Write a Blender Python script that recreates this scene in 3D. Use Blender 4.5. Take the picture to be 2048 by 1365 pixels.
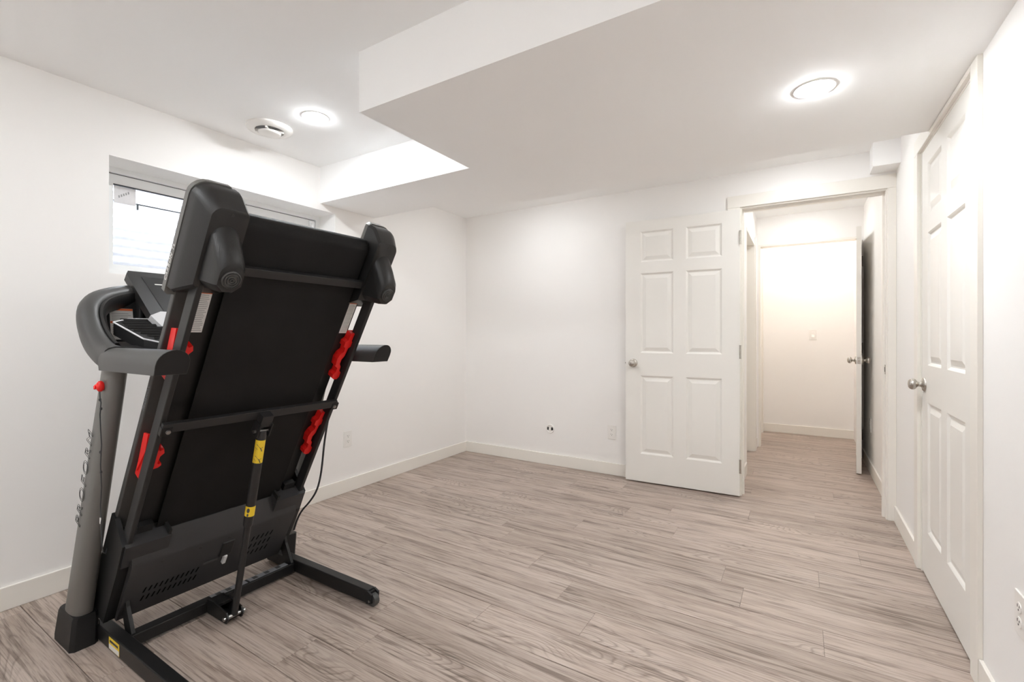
import bpy, bmesh, math, random
from mathutils import Vector, Matrix
random.seed(7)
SC = bpy.context.scene
for o in list(bpy.data.objects):
    bpy.data.objects.remove(o)
COL = SC.collection

# ------------------------------------------------------------------ camera, world, exposure
FPX, CXP, CYP, CAMH, YAW = 931.0, 1024.0, 671.0, 1.15, math.radians(31.75)
cam = bpy.data.cameras.new('camera')
cam.sensor_width = 36.0
cam.lens = FPX / 2048 * 36.0
cam.shift_y = -(682.5 - CYP) / 2048
cam.clip_start = 0.02
camo = bpy.data.objects.new('camera', cam)
COL.objects.link(camo)
camo.location = (0, 0, CAMH)
camo.rotation_euler = (math.radians(90), 0, YAW)
SC.camera = camo

w = bpy.data.worlds.new('sky')
SC.world = w
w.use_nodes = True
nt = w.node_tree
nt.nodes.clear()
sky = nt.nodes.new('ShaderNodeTexSky')
sky.sky_type = 'NISHITA'
sky.sun_disc = False
sky.sun_elevation = math.radians(42)
sky.sun_rotation = math.radians(200)
bg = nt.nodes.new('ShaderNodeBackground')
bg.inputs[1].default_value = 1.15
wo = nt.nodes.new('ShaderNodeOutputWorld')
hsv = nt.nodes.new('ShaderNodeHueSaturation')      # hazy, nearly colourless sky
hsv.inputs['Saturation'].default_value = 0.3
nt.links.new(sky.outputs[0], hsv.inputs['Color'])
nt.links.new(hsv.outputs[0], bg.inputs[0])
nt.links.new(bg.outputs[0], wo.inputs[0])

VS = SC.view_settings
VS.view_transform = 'Standard'
VS.look = 'None'
VS.gamma = 1.0
VS.use_curve_mapping = False
VS.exposure = 2.5
LAMP = 60.0          # emission of the recessed ceiling lights
LAMP_RGB = (0.95, 0.985, 1.01)
SC.cycles.diffuse_bounces = 14
SC.cycles.max_bounces = 20

# ------------------------------------------------------------------ pixel to place
_ca, _sa = math.cos(YAW), math.sin(YAW)
def ray(u, v):
    l = (u - CXP) / FPX
    return Vector((l * _ca - _sa, l * _sa + _ca, (CYP - v) / FPX))
def at_y(u, v, y):
    r = ray(u, v)
    return Vector((0, 0, CAMH)) + r * (y / r.y)
def at_x(u, v, x):
    r = ray(u, v)
    return Vector((0, 0, CAMH)) + r * (x / r.x)

# ------------------------------------------------------------------ materials
def mat(name, rgb, rough=0.5, metal=0.0, spec=0.5, bump=0.0, bscale=60.0, vary=0.0, vscale=3.0, coat=0.0):
    m = bpy.data.materials.new(name)
    m.use_nodes = True
    n, l = m.node_tree.nodes, m.node_tree.links
    b = n['Principled BSDF']
    b.inputs['Base Color'].default_value = (*rgb, 1)
    b.inputs['Roughness'].default_value = rough
    b.inputs['Metallic'].default_value = metal
    b.inputs['Specular IOR Level'].default_value = spec
    b.inputs['Coat Weight'].default_value = coat
    tc = n.new('ShaderNodeTexCoord')
    if vary:
        t = n.new('ShaderNodeTexNoise')
        t.inputs['Scale'].default_value = vscale
        t.inputs['Detail'].default_value = 4
        l.new(tc.outputs['Object'], t.inputs['Vector'])
        r = n.new('ShaderNodeValToRGB')
        r.color_ramp.elements[0].position = 0.3
        r.color_ramp.elements[1].position = 0.7
        r.color_ramp.elements[0].color = (*[c * (1 - vary) for c in rgb], 1)
        r.color_ramp.elements[1].color = (*[min(1, c * (1 + vary)) for c in rgb], 1)
        l.new(t.outputs['Fac'], r.inputs[0])
        l.new(r.outputs[0], b.inputs['Base Color'])
    if bump:
        t = n.new('ShaderNodeTexNoise')
        t.inputs['Scale'].default_value = bscale
        t.inputs['Detail'].default_value = 5
        l.new(tc.outputs['Object'], t.inputs['Vector'])
        bp = n.new('ShaderNodeBump')
        bp.inputs['Strength'].default_value = bump
        bp.inputs['Distance'].default_value = 0.002
        l.new(t.outputs['Fac'], bp.inputs['Height'])
        l.new(bp.outputs[0], b.inputs['Normal'])
    return m

def emit_mat(name, rgb, strength):
    m = bpy.data.materials.new(name)
    m.use_nodes = True
    n, l = m.node_tree.nodes, m.node_tree.links
    n.clear()
    e = n.new('ShaderNodeEmission')
    e.inputs[0].default_value = (*rgb, 1)
    e.inputs[1].default_value = strength
    o = n.new('ShaderNodeOutputMaterial')
    l.new(e.outputs[0], o.inputs[0])
    return m

def wood_mat():
    m = bpy.data.materials.new('greige_oak_plank')
    m.use_nodes = True
    n, l = m.node_tree.nodes, m.node_tree.links
    b = n['Principled BSDF']
    tc = n.new('ShaderNodeTexCoord')
    oi = n.new('ShaderNodeObjectInfo')
    mul = n.new('ShaderNodeMath'); mul.operation = 'MULTIPLY'; mul.inputs[1].default_value = 37.0
    l.new(oi.outputs['Random'], mul.inputs[0])
    comb = n.new('ShaderNodeCombineXYZ')
    l.new(mul.outputs[0], comb.inputs[0]); l.new(mul.outputs[0], comb.inputs[2])
    add = n.new('ShaderNodeVectorMath'); add.operation = 'ADD'
    l.new(tc.outputs['Object'], add.inputs[0]); l.new(comb.outputs[0], add.inputs[1])
    def noise(sx, sy, detail, rough=0.6, dist=0.0):
        mp = n.new('ShaderNodeMapping')
        mp.inputs['Scale'].default_value = (sx, sy, 1)
        l.new(add.outputs[0], mp.inputs[0])
        t = n.new('ShaderNodeTexNoise')
        t.inputs['Scale'].default_value = 1.0
        t.inputs['Detail'].default_value = detail
        t.inputs['Roughness'].default_value = rough
        t.inputs['Distortion'].default_value = dist
        l.new(mp.outputs[0], t.inputs['Vector'])
        return t
    def ramp(src, stops):
        r = n.new('ShaderNodeValToRGB')
        r.color_ramp.elements[0].position = stops[0][0]; r.color_ramp.elements[0].color = (*stops[0][1], 1)
        r.color_ramp.elements[1].position = stops[-1][0]; r.color_ramp.elements[1].color = (*stops[-1][1], 1)
        for p, c in stops[1:-1]:
            e = r.color_ramp.elements.new(p); e.color = (*c, 1)
        l.new(src, r.inputs[0])
        return r
    def mix(kind, f, a, c):
        x = n.new('ShaderNodeMix'); x.data_type = 'RGBA'; x.blend_type = kind
        if isinstance(f, float): x.inputs['Factor'].default_value = f
        else: l.new(f, x.inputs['Factor'])
        l.new(a, x.inputs[6]); l.new(c, x.inputs[7])
        return x.outputs[2]
    broad = noise(1.6, 16, 5, 0.6, 0.8)
    base = ramp(broad.outputs['Fac'], [(0.30, (0.345, 0.272, 0.228)), (0.5, (0.450, 0.368, 0.316)), (0.72, (0.515, 0.434, 0.382))])
    fib = noise(5, 190, 6, 0.7, 0.2)
    fr = ramp(fib.outputs['Fac'], [(0.36, (0.50, 0.47, 0.45)), (0.50, (0.98, 0.98, 0.98)), (0.7, (1.12, 1.12, 1.13))])
    col = mix('MULTIPLY', 0.75, base.outputs[0], fr.outputs[0])
    # darker streaks along the grain
    st = noise(2.2, 46, 6, 0.62, 0.5)
    sr = ramp(st.outputs['Fac'], [(0.38, (0.46, 0.43, 0.41)), (0.46, (1, 1, 1)), (1.0, (1, 1, 1))])
    col = mix('MULTIPLY', 0.8, col, sr.outputs[0])
    # cathedral figure: contour rings of a stretched field, in patches
    field = noise(1.5, 7.0, 1.5, 0.4, 0.35)
    m1 = n.new('ShaderNodeMath'); m1.operation = 'MULTIPLY'; m1.inputs[1].default_value = 30.0
    l.new(field.outputs['Fac'], m1.inputs[0])
    m2 = n.new('ShaderNodeMath'); m2.operation = 'FRACT'
    l.new(m1.outputs[0], m2.inputs[0])
    rr = ramp(m2.outputs[0], [(0.0, (0.55, 0.52, 0.50)), (0.22, (0.95, 0.95, 0.95)), (0.8, (1.05, 1.05, 1.05)), (1.0, (0.62, 0.60, 0.58))])
    mask = noise(1.1, 5.0, 1, 0.4)
    mr = ramp(mask.outputs['Fac'], [(0.50, (0, 0, 0)), (0.60, (0.8, 0.8, 0.8))])
    col = mix('MULTIPLY', mr.outputs[0], col, rr.outputs[0])
    # every plank its own tone
    tone = ramp(oi.outputs['Random'], [(0.0, (0.90, 0.895, 0.89)), (1.0, (1.06, 1.06, 1.06))])
    col = mix('MULTIPLY', 1.0, col, tone.outputs[0])
    l.new(col, b.inputs['Base Color'])
    b.inputs['Roughness'].default_value = 0.42
    b.inputs['Specular IOR Level'].default_value = 0.4
    bp = n.new('ShaderNodeBump')
    bp.inputs['Strength'].default_value = 0.25; bp.inputs['Distance'].default_value = 0.001
    l.new(fib.outputs['Fac'], bp.inputs['Height']); l.new(bp.outputs[0], b.inputs['Normal'])
    return m

def glass_mat():
    m = bpy.data.materials.new('window_glass')
    m.use_nodes = True
    n, l = m.node_tree.nodes, m.node_tree.links
    n.clear()
    t = n.new('ShaderNodeBsdfTransparent'); t.inputs[0].default_value = (0.93, 0.95, 0.95, 1)
    g = n.new('ShaderNodeBsdfGlossy'); g.inputs['Roughness'].default_value = 0.02
    f = n.new('ShaderNodeFresnel'); f.inputs[0].default_value = 1.45
    x = n.new('ShaderNodeMixShader'); o = n.new('ShaderNodeOutputMaterial')
    l.new(f.outputs[0], x.inputs[0]); l.new(t.outputs[0], x.inputs[1]); l.new(g.outputs[0], x.inputs[2])
    l.new(x.outputs[0], o.inputs[0])
    return m

M = dict(
    wall=mat('wall_paint', (0.875, 0.860, 0.842), 0.6, spec=0.3, bump=0.05, bscale=220),
    ceil=mat('ceiling_paint', (0.94, 0.942, 0.94), 0.75, spec=0.2, bump=0.05, bscale=260),
    trim=mat('trim_paint', (0.83, 0.80, 0.745), 0.32, spec=0.45),
    door=mat('door_paint', (0.805, 0.785, 0.745), 0.36, spec=0.45, bump=0.04, bscale=150),
    subfloor=mat('subfloor', (0.10, 0.085, 0.075), 0.9),
    wood=wood_mat(),
    nickel=mat('satin_nickel', (0.52, 0.49, 0.45), 0.27, 1.0, vary=0.06, vscale=40),
    plate=mat('plate_plastic', (0.84, 0.82, 0.79), 0.3),
    slot=mat('dark_slot', (0.03, 0.028, 0.027), 0.6),
    vinyl=mat('window_vinyl', (0.84, 0.85, 0.85), 0.35),
    seal=mat('rubber_seal', (0.03, 0.032, 0.035), 0.6),
    glass=glass_mat(),
    paper=mat('sticker_paper', (0.75, 0.74, 0.75), 0.6, vary=0.03, vscale=25),
    print_grey=mat('grey_print', (0.33, 0.33, 0.33), 0.7),
    print_dark=mat('dark_print', (0.06, 0.06, 0.06), 0.7),
    galv=mat('galvanised_steel', (0.40, 0.40, 0.415), 0.42, 0.3, vary=0.08, vscale=30),
    gravel=mat('gravel', (0.52, 0.50, 0.47), 0.9, bump=0.6, bscale=90, vary=0.35, vscale=60),
    fence=mat('fence_wood', (0.30, 0.16, 0.09), 0.8, vary=0.2, vscale=12),
    lamp=emit_mat('lamp_lens', LAMP_RGB, LAMP),
    lamp_warm=emit_mat('lamp_lens_warm', (1.0, 0.90, 0.82), LAMP * 0.68),
    lamp_hall=emit_mat('lamp_lens_hall', LAMP_RGB, LAMP * 0.34),
    lamp_soft=emit_mat('lamp_lens_soft', LAMP_RGB, LAMP * 0.46),
    black=mat('black_steel', (0.0105, 0.010, 0.010), 0.42, spec=0.35, bump=0.05, bscale=300),
    blackp=mat('black_plastic', (0.0125, 0.0125, 0.013), 0.5, spec=0.32, bump=0.25, bscale=500),
    cap=mat('charcoal_plastic', (0.0155, 0.015, 0.0148), 0.40, spec=0.45, bump=0.25, bscale=500),
    frame=mat('charcoal_steel', (0.019, 0.0182, 0.0185), 0.42, spec=0.42),
    greyp=mat('grey_plastic', (0.060, 0.059, 0.057), 0.45, spec=0.5, bump=0.2, bscale=400),
    grey=mat('grey_powder_coat', (0.150, 0.146, 0.138), 0.42, 0.25, spec=0.5, bump=0.08, bscale=400),
    belt=mat('belt_rubber', (0.0078, 0.0072, 0.007), 0.6, spec=0.22, bump=0.4, bscale=700, vary=0.25, vscale=9),
    board=mat('deck_board_edge', (0.20, 0.11, 0.06), 0.7),
    red=mat('red_rubber', (0.72, 0.012, 0.010), 0.35, spec=0.5),
    orange=mat('orange_print', (0.70, 0.13, 0.03), 0.55),
    yellow=mat('yellow_label', (0.80, 0.56, 0.03), 0.45),
    white=mat('white_print', (0.72, 0.71, 0.69), 0.5),
    silver=mat('silver_plastic', (0.72, 0.72, 0.73), 0.35, 0.0),
    label_grey=mat('grey_label', (0.21, 0.215, 0.23), 0.4),
    hood=mat('hood_plastic', (0.034, 0.033, 0.034), 0.5, spec=0.45, bump=0.2, bscale=500),
    void=mat('dark_void', (0.0015, 0.0015, 0.0015), 0.8, spec=0.1),
    screen=mat('console_face', (0.020, 0.021, 0.022), 0.25, spec=0.5),
    chrome=mat('zinc_bolt', (0.35, 0.34, 0.33), 0.35, 1.0),
)

# ------------------------------------------------------------------ mesh helpers
class MB:
    """collects faces, then builds ONE mesh object"""
    def __init__(self):
        self.v, self.f = [], []
    def add(self, verts, faces):
        o = len(self.v)
        self.v += [Vector(p) for p in verts]
        self.f += [[i + o for i in q] for q in faces]
        return self
    def box(self, a, b, bev=0.0, mtx=None):
        x0, y0, z0 = a; x1, y1, z1 = b
        vs = [(x0, y0, z0), (x1, y0, z0), (x1, y1, z0), (x0, y1, z0), (x0, y0, z1), (x1, y0, z1), (x1, y1, z1), (x0, y1, z1)]
        fs = [[0, 3, 2, 1], [4, 5, 6, 7], [0, 1, 5, 4], [1, 2, 6, 5], [2, 3, 7, 6], [3, 0, 4, 7]]
        if bev:
            bm = bmesh.new()
            bv = [bm.verts.new(p) for p in vs]
            for q in fs: bm.faces.new([bv[i] for i in q])
            bmesh.ops.bevel(bm, geom=list(bm.edges), offset=bev, segments=2, profile=0.5, affect='EDGES')
            bm.verts.index_update()
            vs = [v.co.copy() for v in bm.verts]; fs = [[v.index for v in q.verts] for q in bm.faces]
            bm.free()
        if mtx is not None: vs = [mtx @ Vector(p) for p in vs]
        return self.add(vs, fs)
    def prism(self, poly, fn0, fn1):
        """poly: 2-D points; fn0 / fn1 turn a point into the near / far 3-D ring"""
        k = len(poly)
        vs = [fn0(p) for p in poly] + [fn1(p) for p in poly]
        fs = [list(range(k))[::-1], list(range(k, 2 * k))] + [[i, (i + 1) % k, (i + 1) % k + k, i + k] for i in range(k)]
        return self.add(vs, fs)
    def loft(self, rings, closed=True, caps=True):
        k = len(rings[0]); vs = [p for r in rings for p in r]; fs = []
        for a in range(len(rings) - 1):
            for i in range(k if closed else k - 1):
                j = (i + 1) % k
                fs.append([a * k + i, a * k + j, (a + 1) * k + j, (a + 1) * k + i])
        if caps and closed:
            fs.append(list(range(k))[::-1]); fs.append([(len(rings) - 1) * k + i for i in range(k)])
        return self.add(vs, fs)
    def tube(self, pts, r, seg=12, caps=True):
        pts = [Vector(p) for p in pts]; rings = []
        rs = r if isinstance(r, (list, tuple)) else [r] * len(pts)
        up = None
        for i, p in enumerate(pts):
            d = (pts[min(i + 1, len(pts) - 1)] - pts[max(i - 1, 0)]).normalized()
            if up is None:
                up = Vector((0, 0, 1)) if abs(d.z) < 0.9 else Vector((1, 0, 0))
            a = (up - d * up.dot(d)).normalized(); b = d.cross(a); up = a
            rings.append([p + (a * math.cos(t) + b * math.sin(t)) * rs[i] for t in [2 * math.pi * q / seg for q in range(seg)]])
        return self.loft(rings, True, caps)
    def lathe(self, prof, mtx, seg=24):
        rings = []
        for r, z in prof:
            rings.append([mtx @ Vector((r * math.cos(2 * math.pi * q / seg), r * math.sin(2 * math.pi * q / seg), z)) for q in range(seg)])
        return self.loft(rings, True, True)
    def build(self, name, m, parent=None, origin=None, smooth=None):
        root = parent
        if origin is None:
            origin = Vector((0, 0, 0))
            while root is not None:
                origin = origin + root.location; root = root.parent
            local = Vector((0, 0, 0))
        else:
            local = Vector(origin); base = Vector((0, 0, 0))
            while root is not None:
                base = base + root.location; root = root.parent
            origin, local = Vector(origin), Vector(origin) - base
        me = bpy.data.meshes.new(name)
        me.from_pydata([p - origin for p in self.v], [], self.f)
        bm = bmesh.new(); bm.from_mesh(me); bmesh.ops.recalc_face_normals(bm, faces=bm.faces); bm.to_mesh(me); bm.free()
        me.materials.append(M[m] if isinstance(m, str) else m)
        if smooth:
            me.shade_smooth(); me.set_sharp_from_angle(angle=math.radians(smooth))
        o = bpy.data.objects.new(name, me); COL.objects.link(o)
        o.location = local
        if parent is not None: o.parent = parent
        return o

def B(a, b, bev=0.0, mtx=None): return MB().box(a, b, bev, mtx)
def tag(o, label, cat, group=None, kind=None):
    o['label'] = label; o['category'] = cat
    if group: o['group'] = group
    if kind: o['kind'] = kind
    return o
def struct(o, label, cat): return tag(o, label, cat, kind='structure')
def empty(name, loc):
    o = bpy.data.objects.new(name, None); o.empty_display_size = 0.1
    COL.objects.link(o); o.location = loc
    return o
def T(x, y, z): return Matrix.Translation((x, y, z))
def axes(o, x, y, z):
    m = Matrix.Identity(4)
    for i, a in enumerate((x, y, z)):
        a = Vector(a).normalized()
        for r in range(3): m[r][i] = a[r]
    m.translation = Vector(o)
    return m
def text_mesh(txt, size, mtx, extrude=0.0004, outline=0.0, align='LEFT', shear=0.0, space=1.0):
    cu = bpy.data.curves.new('txt', 'FONT'); cu.body = txt; cu.size = size; cu.align_x = align
    cu.shear = shear; cu.space_character = space; cu.resolution_u = 3
    if outline:
        cu.fill_mode = 'NONE'; cu.bevel_depth = outline; cu.bevel_resolution = 0
    else: cu.extrude = extrude
    to = bpy.data.objects.new('txt', cu); COL.objects.link(to)
    dg = bpy.context.evaluated_depsgraph_get(); dg.update()
    me = bpy.data.meshes.new_from_object(to.evaluated_get(dg))
    mb = MB(); mb.add([mtx @ v.co for v in me.vertices], [list(p.vertices) for p in me.polygons])
    bpy.data.objects.remove(to); bpy.data.curves.remove(cu); bpy.data.meshes.remove(me)
    return mb

# ------------------------------------------------------------------ the shell
XL, XR, YB, YF, ZC, ZS, ZH = -2.83, 0.505, 3.70, -1.15, 2.315, 2.066, 2.36
HXL, YHH, YHF = -0.385, 5.42, 6.36             # hall: left wall, header, far wall
WT = 0.12
WY0, WY1, WZ0, WZ1 = 0.885, 2.17, 1.45, 2.02      # window opening
RV = 0.23                                          # reveal depth

fl = struct(B((XL - 0.25, YF - 0.15, -0.12), (XR + 0.15, YHF + 0.15, -0.0125)).build('floor', 'subfloor'),
            'greige wood-look plank floor running through room and hall', 'floor')
# planks
PW, PL, GAP = 0.1775, 1.22, 0.0022
plank_cache = {}
def plank(x0, x1, y0):
    key = round(x1 - x0, 4)
    if key not in plank_cache:
        hx = (x1 - x0) / 2 - 0.0003; hy = PW / 2 - GAP / 2; c = 0.0011
        ring = lambda ax, z: [(-hx + ax * 0.3, -hy + ax, z), (hx - ax * 0.3, -hy + ax, z), (hx - ax * 0.3, hy - ax, z), (-hx + ax * 0.3, hy - ax, z)]
        me = bpy.data.meshes.new('plank')
        me.from_pydata(ring(0, -0.0124) + ring(0, -c) + ring(c, 0.0), [],
                       [[3, 2, 1, 0], [8, 9, 10, 11]] + [[i, (i + 1) % 4, 4 + (i + 1) % 4, 4 + i] for i in range(4)] +
                       [[4 + i, 4 + (i + 1) % 4, 8 + (i + 1) % 4, 8 + i] for i in range(4)])
        me.materials.append(M['wood']); plank_cache[key] = me
    o = bpy.data.objects.new('plank', plank_cache[key]); COL.objects.link(o)
    o.location = ((x0 + x1) / 2, y0 + PW / 2, 0); o.parent = fl
JOINT = {2: -1.12, 3: -0.72, 5: 0.075, 7: -0.314, 8: 0.075, 9: -1.84, 11: -0.72, 13: 0.08, 1: -1.49, -3: -1.99}
k = math.floor((YF - 1.115) / PW)
while 1.115 + k * PW < YHF:
    y0 = 1.115 + k * PW
    xa, xb = (XL - 0.01, XR + 0.01) if y0 < YB else (HXL - 0.13, XR + 0.01)
    j = JOINT.get(k, -2.6 + (k * 0.397 + 0.11 * (k % 3)) % PL)
    while j > xa: j -= PL
    cuts = [xa]
    j += PL
    while j < xb:
        if j - cuts[-1] > 0.06: cuts.append(round(j, 4))
        j += PL
    cuts.append(xb)
    for a, b in zip(cuts, cuts[1:]): plank(a, b, y0)
    k += 1

# walls
mb = MB()
X0 = XL - RV - 0.03
mb.box((X0, YF - WT, 0), (XL, WY0, ZC)); mb.box((X0, WY1, 0), (XL, YB + WT, ZC))
mb.box((X0, WY0, 0), (XL, WY1, WZ0)); mb.box((X0, WY0, WZ1), (XL, WY1, ZC))
struct(mb.build('wall_left', 'wall'), 'off-white left wall with the recessed basement window', 'wall')
DX0, DX1, DZ = -0.375, 0.475, 2.075            # rough opening of the main doorway
mb = MB()
mb.box((XL, YB, 0), (DX0, YB + WT, ZC)); mb.box((DX1, YB, 0), (XR, YB + WT, ZC)); mb.box((DX0, YB, DZ), (DX1, YB + WT, ZC))
mb.box((DX0 - 0.2, YB, ZC), (XR, YB + WT, ZH + 0.1))
struct(mb.build('wall_back', 'wall'), 'off-white back wall with the doorway to the hall', 'wall')
CY0, CY1, CZ = 2.155, 3.007, 2.05              # closet door opening in the right wall
mb = MB()
mb.box((XR, YF - WT, 0), (XR + WT, CY0, ZC)); mb.box((XR, CY1, 0), (XR + WT, YHF + WT, ZH + 0.1)); mb.box((XR, CY0, CZ), (XR + WT, CY1, ZC))
struct(mb.build('wall_right', 'wall'), 'off-white right wall with the closet door', 'wall')
struct(B((XL, YF - WT, 0), (XR, YF, ZC)).build('wall_front', 'wall'), 'off-white wall behind the viewpoint', 'wall')
# hall walls
HO0, HO1 = 4.38, 5.20
mb = MB()
mb.box((HXL - WT, YB + WT, 0), (HXL, HO0, ZH + 0.1)); mb.box((HXL - WT, HO1, 0), (HXL, YHH, ZH + 0.1)); mb.box((HXL - WT, HO0, 2.06), (HXL, HO1, ZH + 0.1))
struct(mb.build('wall_hall_left', 'wall'), 'white left wall of the hall beyond the doorway', 'wall')
HX0, HX1, HZ = -0.365, 0.475, 2.078
mb = MB()
mb.box((HXL - WT, YHH, 0), (HX0, YHH + WT, ZH + 0.1)); mb.box((HX1, YHH, 0), (XR, YHH + WT, ZH + 0.1)); mb.box((HX0, YHH, HZ), (HX1, YHH + WT, ZH + 0.1))
struct(mb.build('wall_hall_header', 'wall'), 'white wall and header across the end of the hall', 'wall')
struct(B((HXL - 0.6, YHF, 0), (XR + WT, YHF + WT, ZH + 0.1)).build('wall_hall_far', 'wall'), 'warm lit far wall with the light switch', 'wall')
mb = MB()
FO0, FO1 = 5.62, 6.24
mb.box((HXL - WT, YHH + WT, 0), (HXL, FO0, ZH + 0.1)); mb.box((HXL - WT, FO1, 0), (HXL, YHF, ZH + 0.1)); mb.box((HXL - WT, FO0, 2.06), (HXL, FO1, ZH + 0.1))
struct(mb.build('wall_hall_rear', 'wall'), 'left wall of the rear hall beside the far wall', 'wall')

mb = MB()  # unseen closet shell, added to stop sky light leaking under the door
mb.box((XR + 0.75, CY0 - 0.3, 0), (XR + 0.85, CY1 + 0.3, ZC)); mb.box((XR + WT, CY0 - 0.3, 0), (XR + 0.75, CY0 - 0.2, ZC)); mb.box((XR + WT, CY1 + 0.2, 0), (XR + 0.75, CY1 + 0.3, ZC))
mb.box((XR + WT, CY0 - 0.3, ZC), (XR + 0.85, CY1 + 0.3, ZC + 0.1)); mb.box((XR + WT, CY0 - 0.3, -0.1), (XR + 0.85, CY1 + 0.3, -0.001))
struct(mb.build('wall_closet', 'wall'), 'unseen closet walls added behind the closed door to stop a light leak', 'wall')
struct(B((HXL - WT - 0.08, YB + WT, 0), (HXL - WT - 0.02, YHF, ZH)).build('light_block_hall', 'wall'), 'light-blocking panel added behind the set-back hall doors', 'wall')  # unseen panel, added to keep sky light out of the hall

# ceiling, soffit, bulkhead
ce = struct(B((X0, YF - WT, ZC), (XR + WT, YB, ZC + 0.1)).build('ceiling', 'ceil'), 'white flat ceiling with a dropped soffit', 'ceiling')
poly = [(-1.54, 1.296), (XR, 1.296), (XR, 2.76), (-2.15, 2.76), (-2.15, 2.53), (XL, 2.53), (XL, 2.045), (-1.54, 2.045)]
so = MB().prism(poly, lambda p: (p[0], p[1], ZS), lambda p: (p[0], p[1], ZC)).build('soffit', 'ceil', ce)
so['label'] = 'stepped white drywall soffit'
B((0.375, 3.54, 2.17), (XR, YB, ZC)).build('corner_bulkhead', 'ceil', ce)
struct(B((HXL - 0.6, YB + WT, ZH), (XR + WT, YHF + WT, ZH + 0.1)).build('ceiling', 'ceil'), 'white ceiling of the hall seen through the doorway', 'ceiling')

# baseboards
BH, BT = 0.098, 0.012
def baseb(name, a, b, label):
    return struct(B(a, b, 0.0025).build(name, 'trim'), label, 'baseboard')
baseb('baseboard_left', (XL, YF, 0), (XL + BT, YB, BH), 'cream baseboard along the left wall under the window')
baseb('baseboard_back', (XL + BT, YB - BT, 0), (-0.447, YB, BH), 'cream baseboard along the back wall left of the open door')
mb = MB(); mb.box((XR - BT, YF, 0), (XR, 2.084, BH), 0.0025); mb.box((XR - BT, 3.078, 0), (XR, YB - 0.016, BH), 0.0025)
struct(mb.build('baseboard_right', 'trim'), 'cream baseboard along the right wall on both sides of closet', 'baseboard')
baseb('baseboard_hall_right', (XR - BT, YB + WT, 0), (XR, YHH, BH), 'cream baseboard along the right wall of the hall')
baseb('baseboard_hall_far', (HXL, YHF - BT, 0), (XR, YHF, BH), 'cream baseboard along the warm far wall')
mb = MB(); mb.box((HXL, YB + WT, 0), (HXL + BT, HO0 - 0.07, BH), 0.0025); mb.box((HXL, HO1 + 0.07, 0), (HXL + BT, YHH, BH), 0.0025)
struct(mb.build('baseboard_hall_left', 'trim'), 'cream baseboard along the left wall of the hall', 'baseboard')

# door frames (trim_n): jambs, stops and casings
def frame(name, label):
    return struct(empty(name, (0, 0, 0)), label, 'door frame')
t1 = frame('trim_1', 'cream door frame and casing of the doorway to the hall')
CT = 0.015
B((DX0, YB - 0.002, 0), (DX0 + 0.02, YB + WT + 0.002, DZ), 0.001).build('jamb', 'trim', t1)
jr = B((DX1 - 0.02, YB - 0.002, 0), (DX1, YB + WT + 0.002, DZ), 0.001).build('jamb', 'trim', t1)
B((DX0 + 0.02, YB - 0.002, DZ - 0.02), (DX1 - 0.02, YB + WT + 0.002, DZ), 0.001).build('head_jamb', 'trim', t1)
B((DX0 + 0.02, YB + 0.042, 0), (DX0 + 0.032, YB + 0.075, DZ - 0.02)).build('door_stop', 'trim', t1)
B((DX1 - 0.032, YB + 0.042, 0), (DX1 - 0.02, YB + 0.075, DZ - 0.02)).build('door_stop', 'trim', t1)
B((DX0 + 0.032, YB + 0.042, DZ - 0.032), (DX1 - 0.032, YB + 0.075, DZ - 0.02)).build('door_stop', 'trim', t1)
B((-0.447, YB - CT, 0), (-0.365, YB, DZ - 0.01), 0.002).build('casing', 'trim', t1)
B((0.463, YB - CT, 0), (XR, YB, DZ - 0.01), 0.002).build('casing', 'trim', t1)
B((-0.447, YB - CT - 0.002, DZ - 0.01), (XR, YB, 2.15), 0.002).build('head_casing', 'trim', t1)
sp = B((DX1 - 0.0225, YB + 0.006, 0.905), (DX1 - 0.0195, YB + 0.034, 0.965), 0.0008).build('strike_plate', 'nickel', jr)
B((DX1 - 0.0235, YB + 0.013, 0.92), (DX1 - 0.0222, YB + 0.027, 0.95)).build('strike_hole', 'slot', jr)
t2 = frame('trim_2', 'cream frame and casing around the closet door')
B((XR - 0.001, CY0, 0), (XR + WT, CY0 + 0.018, CZ)).build('jamb', 'trim', t2)
B((XR - 0.001, CY1 - 0.018, 0), (XR + WT, CY1, CZ)).build('jamb', 'trim', t2)
B((XR - 0.001, CY0 + 0.018, CZ - 0.012), (XR + WT, CY1 - 0.018, CZ)).build('head_jamb', 'trim', t2)
B((XR - CT, 2.086, 0), (XR, 2.160, ZS - 0.001), 0.002).build('casing', 'trim', t2)
B((XR - CT, 3.002, 0), (XR, 3.076, 2.045), 0.002).build('casing', 'trim', t2)
B((XR - CT, 2.160, 2.045), (XR, 2.758, ZS - 0.001)).build('head_casing', 'trim', t2)
B((XR - CT, 2.762, 2.045), (XR, 3.076, 2.12), 0.002).build('head_casing', 'trim', t2)
t3 = frame('trim_3', 'white frame of the opening at the end of the hall')
B((HX0, YHH - 0.002, 0), (HX0 + 0.018, YHH + WT + 0.002, HZ)).build('jamb', 'trim', t3)
B((HX1 - 0.018, YHH - 0.002, 0), (HX1, YHH + WT + 0.002, HZ)).build('jamb', 'trim', t3)
B((HX0 + 0.018, YHH - 0.002, HZ - 0.018), (HX1 - 0.018, YHH + WT + 0.002, HZ)).build('head_jamb', 'trim', t3)
t4 = frame('trim_4', 'white frame of the side doorway in the left hall wall')
B((HXL - WT, HO0, 0), (HXL + 0.002, HO0 + 0.018, 2.06)).build('jamb', 'trim', t4)
B((HXL - WT, HO1 - 0.018, 0), (HXL + 0.002, HO1, 2.06)).build('jamb', 'trim', t4)
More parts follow.
